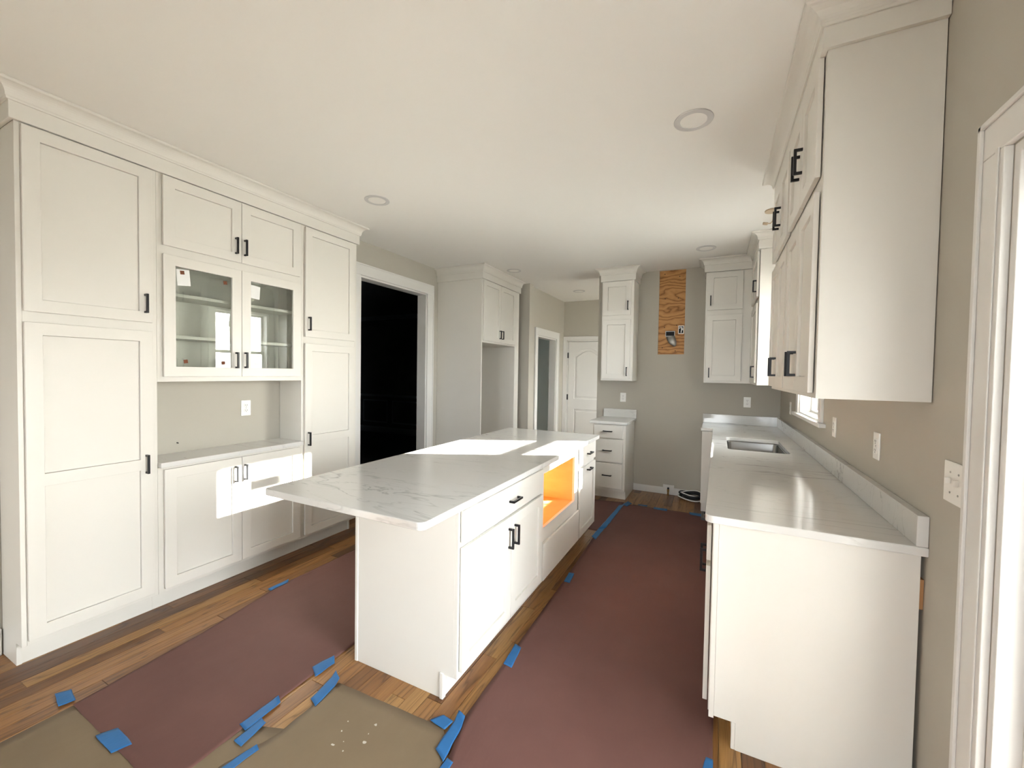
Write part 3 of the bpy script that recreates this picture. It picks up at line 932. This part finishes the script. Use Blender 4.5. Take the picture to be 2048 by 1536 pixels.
mk('toe_kick', G().box(IF - .088, IF - .076, IY[1], IY[2], 0, .112), 'paint', i2)
drawer(FI, 2.436, 3.192, .127, .368, i2, None, name='drawer_front')
i3 = root('island_cabinet', (-1.29, 3.44, 0), 'white island cabinet with drawer and pull-out door at far end', 'cabinet')
mk('carcass', G().box(IB + .02, IF, IY[2], IY[3] - .018, .112, TZ), 'paint', i3, bevel=.001)
mk('end_panel', side_notch(IY[3] - .018, IY[3], IB + .018, IF, TZ), 'paint', i3, bevel=.001)
mk('back_panel', G().box(IB, IB + .018, IY[2], IY[3], 0, TZ), 'paint', i3)
mk('toe_kick', G().box(IF - .088, IF - .076, IY[2], IY[3] - .018, 0, .112), 'paint', i3)
drawer(FI, 3.209, 3.662, .715, .868, i3, (3.436, .790))
shaker(FI, 3.209, 3.662, .127, .690, i3, (3.436, .655, 'h'))
mk('countertop', curve_slab(FZp(0), [rrect(-1.8505, -.9346, 1.1731, 3.6756, .028)], TZ, .914, bevel=.003), 'quartz',
   label='large white veined quartz island top overhanging at near end', cat='countertop')

# ------------------------------------------------------------------ right-hand run: base cabinets
RF = 0.0
FR = FXm(RF)
units = [(1.807, 2.570, 'white base cabinet with blank end panel at near right'), (2.570, 3.330, 'white base cabinet behind the near right one, below counter'),
         (3.330, 4.330, 'white sink base cabinet below the steel sink'), (4.330, 4.810, 'white narrow base cabinet between sink and back corner')]
for k, (a, b, lab) in enumerate(units):
    c = root('base_cabinet', (.31, (a + b) / 2, 0), lab, 'cabinet')
    a0 = a + (.018 if k == 0 else .0005)
    if k == 2:
        mk('carcass', G().box(RF, XR - .012, a0, a0 + .018, .112, TZ).box(RF, XR - .012, b - .018, b, .112, TZ).box(RF, XR - .012, a0 + .018, b - .018, .112, .13)
           .box(RF, RF + .019, a0 + .018, b - .018, .13, TZ).box(XR - .02, XR - .012, a0 + .018, b - .018, .13, TZ), 'paint', c)
    else:
        mk('carcass', G().box(RF, XR - .012, a0, b, .112, TZ), 'paint', c, bevel=.001)
    mk('toe_kick', G().box(RF + .088, RF + .098, a0, b, 0, .112), 'paint', c)
    if k == 0:
        P = [(XR - .012, 0), (.098, 0), (.098, .108), (.022, .108), (.022, TZ), (XR - .012, TZ)]
        mk('end_panel', G().prism([(x, a, z) for x, z in P], [(x, a + .018, z) for x, z in P]), 'paint', c, bevel=.001)
        mk('corner_stile', G().box(.003, .0215, a, a + .018, .098, TZ), 'paint', c, bevel=.001)
        mk('toe_cap', G().box(.084, .098, a + .001, a + .018, 0, .108), 'paint', c, bevel=.002)
    m_ = (a + b) / 2
    if b - a > .6:
        drawer(FR, a + .030, b - .015, .715, .858, c, (m_, .785) if k == 0 else None)
        shaker(FR, a + .030, m_ - .0015, .141, .694, c, (m_ - .034, .585, 'v') if k == 0 else None)
        shaker(FR, m_ + .0015, b - .015, .141, .694, c, (m_ + .034, .585, 'v') if k == 0 else None)
    else:
        drawer(FR, a + .015, b - .06, .715, .858, c, None)
        shaker(FR, a + .015, b - .06, .141, .694, c, None)
c = root('base_cabinet', (.25, 5.09, 0), 'white corner base cabinet right of the empty range gap', 'cabinet')
mk('carcass', G().box(-.130, XR - .012, 4.8105, YB - .006, .112, TZ), 'paint', c, bevel=.001)
mk('toe_kick', G().box(-.125, .10, 4.885, 4.895, 0, .112), 'paint', c)
mk('filler_panel', G().box(-.130, -.024, 4.792, 4.8105, .112, TZ - .006), 'paint', c, bevel=.002)

# L-shaped counter with sink cut-out
SX0, SX1, SY0, SY1 = .085, .482, 3.50, 4.19
CE, CN = -.0291, 1.788
rr = .03
outl = [(XR - .001, CN), (XR - .001, YB - .001), (-.141, YB - .001), (-.141, 4.778), (CE, 4.778)]
for k in range(7):
    a = math.radians(180 + 90 * k / 6)
    outl.append((CE + rr + rr * math.cos(a), CN + rr + rr * math.sin(a)))
mk('countertop', curve_slab(FZp(0), [outl, rrect(SX0, SX1, SY0, SY1, .035)], TZ, .914, bevel=.003), 'quartz',
   label='white veined quartz L-shaped counter with sink cut-out on the right', cat='countertop')
mk('backsplash', G().box(XR - .031, XR - .001, CN + .002, YB - .032, .9145, 1.016), 'quartz', bevel=.002,
   label='long white quartz backsplash strip along the right wall', cat='backsplash')
mk('backsplash', G().box(-.141, XR - .002, YB - .031, YB - .001, .9145, 1.018), 'quartz', bevel=.002,
   label='white quartz backsplash strip on back wall right of the range gap', cat='backsplash')

# sink
sk = root('sink', ((SX0 + SX1) / 2, (SY0 + SY1) / 2, .69), 'rectangular undermount stainless steel sink in the right counter', 'sink')
g = G(); loops = []
for (off, z, r) in ((.012, TZ - .001, .045), (-.004, TZ - .001, .035), (-.006, TZ - .008, .035), (-.010, .73, .045), (-.018, .702, .05), (-.045, .690, .05)):
    loops.append([Vector((x, y, z)) for x, y in rrect(SX0 - off, SX1 + off, SY0 - off, SY1 + off, r)])
n = len(loops[0])
for lp in loops: g.v += lp
for i in range(len(loops) - 1):
    for k in range(n):
        k2 = (k + 1) % n
        g.f.append((i * n + k, i * n + k2, (i + 1) * n + k2, (i + 1) * n + k))
g.f.append(tuple((len(loops) - 1) * n + k for k in range(n)))
bowl = mk('bowl', g, 'steel', sk, smooth=True)
mk('drain', G().disc(FZp(.690), (SX0 + SX1) / 2, (SY0 + SY1) / 2 + .05, .018, .045, .001, .004, 24).disc(FZp(.690), (SX0 + SX1) / 2, (SY0 + SY1) / 2 + .05, 0, .018, .0005, .002, 20), 'tin', sk)

# ------------------------------------------------------------------ back wall: drawer base on the left
c = root('base_cabinet', (-1.115, 5.09, 0), 'small white three-drawer base cabinet left of the range gap', 'cabinet')
mk('carcass', G().box(-1.305, -.945, 4.812, YB - .006, .105, TZ), 'paint', c, bevel=.001)
mk('side_panel', G().prism([(-.945, y, z) for y, z in ((4.812, .105), (4.812, TZ), (YB - .004, TZ), (YB - .004, 0), (4.878, 0), (4.878, .105))],
                           [(-.927, y, z) for y, z in ((4.812, .105), (4.812, TZ), (YB - .004, TZ), (YB - .004, 0), (4.878, 0), (4.878, .105))]), 'paint', c, bevel=.001)
mk('toe_kick', G().box(-1.305, -.945, 4.880, 4.892, 0, .105), 'paint', c)
FB = FYm(4.812)
for (z0, z1) in ((.720, .872), (.436, .706), (.138, .422)):
    drawer(FB, -1.292, -.952, z0, z1, c, (-1.127, (z0 + z1) / 2 + .005))
mk('countertop', G().box(-1.345, -.903, 4.782, YB - .001, TZ, .914), 'quartz', bevel=.003,
   label='small white quartz countertop on the three-drawer cabinet', cat='countertop')
mk('backsplash', G().box(-1.318, -.903, YB - .031, YB - .001, .9145, 1.019), 'quartz', bevel=.002,
   label='short white quartz backsplash strip behind the small drawer counter', cat='backsplash')

# ------------------------------------------------------------------ wall cabinets, back wall left
UF = 5.052
FU = FYm(UF)
c = root('wall_cabinet', (-1.10, 5.2, 1.387), 'narrow white wall cabinet left of the bare plywood strip', 'cabinet')
mk('carcass', G().box(-1.293, -.912, UF, YB - .003, 1.387, 2.595), 'paint', c, bevel=.001)
shaker(FU, -1.279, -.943, 2.178, 2.580, c, (-.976, 2.288, 'v'))
shaker(FU, -1.279, -.943, 1.408, 2.123, c, (-.976, 1.498, 'v'))
crown('crown_molding', [(-1.293, YB - .003), (-1.293, UF), (-.912, UF), (-.912, YB - .003)], 'white crown molding on the narrow cabinet left of the plywood', 2.590,
      [(-1, 0), (-1, -1), (1, -1), (1, 0)])
# back wall right corner
UXF = 0.3165
c = root('wall_cabinet', (.1, 5.2, 1.387), 'white corner wall cabinet on the back wall right of the plywood', 'cabinet')
mk('carcass', G().box(-.139, XR - .003, UF, YB - .003, 1.387, 2.600), 'paint', c, bevel=.001)
shaker(FU, -.121, .221, 2.184, 2.592, c, (-.088, 2.285, 'v'))
shaker(FU, -.121, .221, 1.410, 2.128, c, (-.088, 1.498, 'v'))
FRU = FXm(UXF)
c = root('wall_cabinet', (.47, 4.68, 1.385), 'white wall cabinet in the far right corner, side lit by the window', 'cabinet')
mk('carcass', G().box(UXF, XR - .003, 4.300, UF - .001, 1.385, 2.600), 'paint', c, bevel=.001)
shaker(FRU, 4.322, 4.930, 2.184, 2.592, c, (4.360, 2.285, 'v'))
shaker(FRU, 4.322, 4.930, 1.406, 2.128, c, (4.360, 1.505, 'v'))
crown('crown_molding', [(-.139, YB - .003), (-.139, UF), (UXF, UF), (UXF, 4.300), (XR - .002, 4.300)], 'white crown molding turning the far right corner above cabinets', 2.600,
      [(-1, 0), (-1, -1), (-1, -1), (-1, -1), (0, -1)])
# right run near
for (a, b, lab) in ((1.807, 2.488, 'white wall cabinet nearest the camera at upper right, blank side panel'), (2.489, 3.150, 'white wall cabinet beside the window, beyond the near right one')):
    c = root('wall_cabinet', (.47, (a + b) / 2, 1.387), lab, 'cabinet')
    mk('carcass', G().box(UXF, XR - .003, a, b, 1.387, 2.610), 'paint', c, bevel=.001)
    m_ = (a + b) / 2
    for (z0, z1, hz) in ((2.184, 2.606, 2.372), (1.406, 2.132, 1.520)):
        shaker(FRU, a + .028, m_ - .0015, z0, z1, c, (m_ - .034, hz, 'v'))
        shaker(FRU, m_ + .0015, b - .022, z0, z1, c, (m_ + .034, hz, 'v'))
crown('crown_molding', [(XR - .002, 1.807), (UXF, 1.807), (UXF, 3.150), (XR - .002, 3.150)], 'white crown molding above the two near right wall cabinets', 2.608,
      [(0, -1), (-1, -1), (-1, 1), (0, 1)], proj=.082, fz=.070)

# ------------------------------------------------------------------ bare plywood, vent hole, electrical box
mk('plywood_board', G().box(PLX0 - .04, PLX1 + .04, YB + .016, YB + .034, PLZ0 - .03, PLZ1), 'ply', label='bare orange plywood strip in the wall cut-out above the range gap', cat='plywood')
FP = FYm(YB + .016)
ns = G()
for (u, v) in ((-.61, 2.70), (-.44, 2.66), (-.60, 2.40), (-.45, 2.40), (-.60, 2.05), (-.46, 2.07), (-.47, 1.76), (-.62, 1.80)):
    ns.disc(FP, u, v, 0, .006, 0, .002, 8)
bpy.data.objects['plywood_board']
mk('nail_heads', ns, 'dark', bpy.data.objects['plywood_board'])
v = root('vent_flap', (-.52, YB, 1.82), 'torn metal vent flap hanging from a dark hole in the plywood', 'vent')
mk('hole_box', G().fbox(FP, -.580, -.484, 1.944, 1.996, 0, .006), 'dark', v)
mk('hole_rim', G().grid(FP, [-.586, -.580, -.484, -.478], [1.938, 1.944, 1.996, 2.002], lambda i, j: (i, j) == (1, 1), 0, .014), 'tin', v)
g = G(); nseg = 9
for k in range(nseg + 1):
    t = k / nseg
    hw = .052 * math.sqrt(max(.02, 1 - max(0, (t - .35) / .65) ** 2))
    cxx = -.530 + .045 * t
    for s in (-1, 1):
        g.v.append(Vector((cxx + s * hw, YB + .010 - .030 * math.sin(t * 1.6) - (.012 if s > 0 else 0), 1.944 - .125 * t - (.014 * t if s > 0 else 0))))
for k in range(nseg):
    g.f.append((2 * k, 2 * k + 1, 2 * k + 3, 2 * k + 2))
fl = mk('flap', g, 'tin', v, smooth=True)
sm = fl.modifiers.new('sheet', 'SOLIDIFY'); sm.thickness = .002
v = root('electrical_box', (-.405, YB, 1.97), 'dark open electrical box with white wires beside the plywood strip', 'electrical box')
mk('box_rim', G().grid(FP, [-.440, -.434, -.384, -.376], [1.966, 1.974, 2.056, 2.064], lambda i, j: (i, j) == (1, 1), 0, .018), 'plate', v)
mk('box_inside', G().fbox(FP, -.434, -.384, 1.974, 2.056, 0, .004), 'dark', v)
mk('wires', G().tube([(-.428, YB + .01, 2.03), (-.420, YB + .004, 2.046), (-.408, YB, 2.044), (-.403, YB, 2.02), (-.408, YB + .004, 1.98)], .006).tube([(-.392, YB + .008, 2.01), (-.398, YB + .002, 2.04), (-.405, YB, 2.046)], .006), 'whitecord', v)

# ------------------------------------------------------------------ range gap: gas stub, coiled cable
v = root('gas_stub', (-.50, YB - .03, 0), 'brass gas pipe stub on a white plate in the range gap', 'pipe')
mk('plate', G().box(-.565, -.437, YB - .024, YB - .014, .003, .122), 'trim', v, bevel=.002)
mk('pipe', G().tube([(-.502, YB - .05, 0), (-.502, YB - .05, .045)], .010).tube([(-.502, YB - .05, .045), (-.502, YB - .05, .075)], .014, 6), 'brass', v)
mk('valve_cap', G().tube([(-.502, YB - .05, .075), (-.502, YB - .05, .095)], .011), 'rubber', v)
v = root('coiled_cable', (-.24, 5.24, 0), 'coiled black and white cable lying on floor in the range gap', 'cable')
for (nm, m_, r, rx, ry, z0, ph) in (('black_coil', 'rubber', .010, .13, .075, .012, 0), ('black_coil', 'rubber', .011, .115, .06, .034, .4), ('white_coil', 'whitecord', .007, .138, .085, .012, .8), ('black_coil', 'rubber', .010, .125, .066, .052, 1.2), ('white_coil', 'whitecord', .006, .118, .06, .058, .3)):
    pts = []
    for k in range(40):
        a = 2 * math.pi * k / 40
        pts.append((-.245 + rx * math.cos(a), 5.255 + ry * math.sin(a), z0 + .012 * (1 + math.sin(2 * a + ph)) + .03 * max(0, math.sin(a))))
    mk(nm, G().tube(pts, r, 8, True), m_, v, smooth=True)
v = mk('wood_shim', G().box(XR - .011, XR - .001, 1.812, 1.85, .70, .80), 'shim', label='thin wooden shim wedged between near right cabinet and wall', cat='shim')

# ------------------------------------------------------------------ ceiling lights
for (x, y, lab) in ((-.142, 2.284, 'large unlit round recessed ceiling light nearest the right cabinets'), (-2.334, 2.354, 'unlit recessed ceiling light near the tall left cabinets'),
                    (-2.325, 4.678, 'unlit recessed ceiling light before the refrigerator surround'), (-.137, 4.608, 'unlit recessed ceiling light before the far right corner cabinets'),
                    (-1.959, 6.220, 'unlit recessed ceiling light in the hallway before the arched door')):
    o = root('recessed_light', (x, y, H - .008), lab, 'ceiling light', 'recessed ceiling lights')
    FC = FZm(H)
    mk('trim_ring', G().disc(FC, x, y, .063, .092, 0, .006, 48), 'ltrim', o, bevel=.002)
    mk('lens', G().disc(FC, x, y, 0, .063, 0, .004, 40), 'lens', o)
v = root('ceiling_cable', (.34, 3.85, H - .06), 'loose pendant cable hanging from ceiling above the sink', 'cable')
mk('box_cover', G().disc(FZm(H), .345, 3.765, 0, .05, 0, .010, 24), 'copper', v)
mk('cable', G().tube([(.37, 3.93, H - .002), (.365, 3.93, H - .03), (.35, 3.935, H - .045), (.325, 3.94, H - .042)], .005), 'copper', v)
mk('connector', G().tube([(.330, 3.94, H - .043), (.318, 3.945, H - .040), (.300, 3.95, H - .034)], .011), 'copper', v)


# ------------------------------------------------------------------ floor papers and tape
def interp(pl, t):
    d = [0]
    for a, b in zip(pl, pl[1:]): d.append(d[-1] + math.dist(a, b))
    T = t * d[-1]
    for k in range(len(pl) - 1):
        if T <= d[k + 1] + 1e-9:
            q = (T - d[k]) / max(1e-9, d[k + 1] - d[k])
            return (pl[k][0] + (pl[k + 1][0] - pl[k][0]) * q, pl[k][1] + (pl[k + 1][1] - pl[k][1]) * q)
    return pl[-1]


def sheet(name, left, right, nu, nv, z, amp, m, label, cat, rag=.003, sc=3.0, thick=.0008, seed=0.0, group=None, lift=None):
    """thin flexible sheet between two edge polylines (near to far)"""
    g = G()
    for j in range(nv + 1):
        t = j / nv
        a = interp(left, t); b = interp(right, t)
        for i in range(nu + 1):
            s = i / nu
            x = a[0] + (b[0] - a[0]) * s; y = a[1] + (b[1] - a[1]) * s
            q = noise.noise(Vector((x * sc, y * sc, seed)))
            if i in (0, nu): x += rag * noise.noise(Vector((y * 14, seed, 3.1)))
            if j in (0, nv): y += rag * noise.noise(Vector((x * 14, seed, 7.7)))
            zz = z + amp * (q * .5 + .5)
            if lift: zz += lift(s, t)
            g.v.append(Vector((x, y, zz)))
    for j in range(nv):
        for i in range(nu):
            k = j * (nu + 1) + i
            g.f.append((k, k + 1, k + nu + 2, k + nu + 1))
    o = mk(name, g, m, smooth=True, label=label, cat=cat, group=group)
    sm = o.modifiers.new('sheet', 'SOLIDIFY'); sm.thickness = thick; sm.offset = 1
    return o


sheet('floor_paper', [(-2.44, -1.6), (-2.44, .72)], [(-1.45, -1.6), (-1.45, .9), (-1.50, 1.075)], 20, 50, .0010, .0008, 'tan', 'tan builder paper sheet at the lower left, under the red sheet', 'floor paper', seed=2.2)
sheet('floor_paper', [(-1.66, -1.6), (-1.60, .84), (-1.535, 1.02), (-1.54, 1.338)], [(-.70, -1.6), (-.79, 1.10), (-.845, 1.20), (-.93, 1.325), (-.968, 1.362)], 24, 50, .0026, .0010, 'tan', 'tan builder paper sheet with white paint spots before the island', 'floor paper', seed=4.0)
sheet('floor_paper', [(-2.445, .722), (-2.50, 1.24), (-2.605, 1.78), (-2.60, 2.36), (-2.62, 4.1)], [(-1.675, .70), (-1.69, 1.15), (-1.695, 1.57), (-1.70, 2.4), (-1.70, 4.1)], 40, 120, .0030, .0022, 'red', 'dark red rosin paper sheet between the island and left cabinets', 'floor paper', sc=5, seed=1.0)
sheet('floor_paper', [(-.80, -1.2), (-.86, 1.23), (-.918, 1.44), (-.92, 1.77), (-.93, 2.76), (-.955, 3.6), (-.945, 4.70)], [(.03, -1.2), (.022, 1.0), (.022, 1.9), (.03, 3.0), (.03, 4.742)], 40, 140, .0044, .0024, 'red', 'long dark red rosin paper sheet between island and right counter', 'floor paper', sc=4, seed=8.0)
sheet('floor_paper', [(-1.86, 3.80), (-1.86, 4.60)], [(-.93, 3.765), (-.915, 4.765)], 24, 24, .0018, .0012, 'red', 'short dark red rosin paper sheet beyond the far end of island', 'floor paper', sc=4, seed=5.0)
# paint drips on the tan sheet
g = G(); rd = random.Random(3)
from_px = [(-1.335, 1.205), (-1.22, 1.245), (-1.215, 1.20), (-1.275, 1.13), (-1.30, 1.10), (-1.245, 1.10), (-1.20, 1.165), (-1.10, 1.02), (-1.32, 1.16)]
for (x, y) in from_px:
    r = rd.choice([.003, .004, .005, .008])
    kk = [(r * rd.uniform(.4, 1.25), 2 * math.pi * q / 7) for q in range(7)]
    g.prism([(x + a * math.cos(b), y + a * .7 * math.sin(b), .0038) for a, b in kk], [(x + a * math.cos(b), y + a * .7 * math.sin(b), .0043) for a, b in kk])
MT['drip'] = mat('dried_paint', (0.50, 0.47, 0.41), 0.6)
mk('paint_drips', g, 'drip', kind='stuff', label='white dried paint drips spotted on the tan floor paper', cat='paint drips')

TP = [
    ([(-2.562, .752), (-2.462, .737)], [(-2.592, .708), (-2.480, .688)], 'blue tape piece at the leftmost corner of the red paper'),
    ([(-2.12, .758), (-1.98, .745)], [(-2.155, .700), (-2.005, .690)], 'blue tape square on the near edge of the red paper'),
    ([(-2.625, 1.845), (-2.59, 1.815)], [(-2.622, 1.695), (-2.585, 1.69)], 'blue tape strip on the left paper edge facing the cabinets'),
    ([(-1.712, 1.452), (-1.660, 1.415)], [(-1.738, 1.345), (-1.670, 1.31)], 'blue tape strip on red paper edge beside the island corner'),
    ([(-1.605, 1.375), (-1.545, 1.345)], [(-1.575, 1.215), (-1.520, 1.195)], 'blue tape strip on the far left corner of the spotted tan paper'),
    ([(-1.715, 1.155), (-1.668, 1.135)], [(-1.712, .985), (-1.660, .980)], 'upper of two overlapping blue tape strips joining red and tan papers'),
    ([(-1.662, 1.05), (-1.625, 1.042)], [(-1.652, .935), (-1.600, .928)], 'lower of two overlapping blue tape strips joining red and tan papers'),
    ([(-1.565, .965), (-1.535, .955)], [(-1.59, .79), (-1.545, .785)], 'blue tape strip at the bottom edge on the tan papers'),
    ([(-1.00, 1.412), (-.945, 1.40)], [(-1.035, 1.365), (-.955, 1.35)], 'short blue tape across the tan paper corner by the right red paper'),
    ([(-.945, 1.445), (-.905, 1.430)], [(-.935, 1.265), (-.875, 1.235)], 'blue tape strip joining tan paper and the right red paper'),
    ([(-.935, 1.965), (-.892, 1.952)], [(-.922, 1.80), (-.872, 1.795)], 'blue tape strip on red paper edge below the island double doors'),
    ([(-.937, 2.862), (-.897, 2.870)], [(-.925, 2.72), (-.882, 2.722)], 'small blue tape piece below the island false drawer front'),
    ([(-.965, 3.83), (-.915, 3.90)], [(-.972, 3.60), (-.922, 3.545)], 'blue tape at the near end of the long taped seam'),
    ([(-.940, 4.62), (-.895, 4.66)], [(-.962, 3.80), (-.908, 3.87)], 'long blue tape seam between two red papers near the drawers'),
    ([(-.885, 4.815), (-.825, 4.75)], [(-.915, 4.66), (-.858, 4.62)], 'blue tape at the far corner of red paper by drawer cabinet'),
    ([(-.76, 4.765), (-.66, 4.765)], [(-.76, 4.73), (-.66, 4.72)], 'blue tape on far paper edge close to the drawer cabinet'),
    ([(-.59, 4.745), (-.45, 4.745)], [(-.59, 4.68), (-.45, 4.665)], 'blue tape mid-way on the far edge of the red paper'),
    ([(-.235, 4.755), (-.11, 4.755)], [(-.22, 4.68), (-.10, 4.665)], 'blue tape on far paper edge close to the corner base cabinet'),
    ([(-.003, 1.715), (.022, 1.715)], [(-.02, 1.58), (.03, 1.58)], 'blue tape on red paper edge beside the near right cabinet'),
    ([(-.875, 1.255), (-.845, 1.25)], [(-.875, 1.15), (-.835, 1.15)], 'small blue tape at the bottom edge between tan and red papers'),
]
for k, (far, near, lab) in enumerate(TP):
    curl = (lambda s, t: .014 * max(0, t - .8) / .2) if k in (4, 9) else None
    z = .0086 if k in (9, 13) else (.0078 if k in (6, 8, 12, 19) else .0066)
    if k in (4, 7): z = .0046
    o = sheet('masking_tape', [near[0], far[0]], [near[1], far[1]], 8, 10, z, .0016, 'tape', lab, 'tape', rag=.006, sc=30, thick=.0005, seed=k * 3.3, group='blue tape strips on the floor papers', lift=curl)
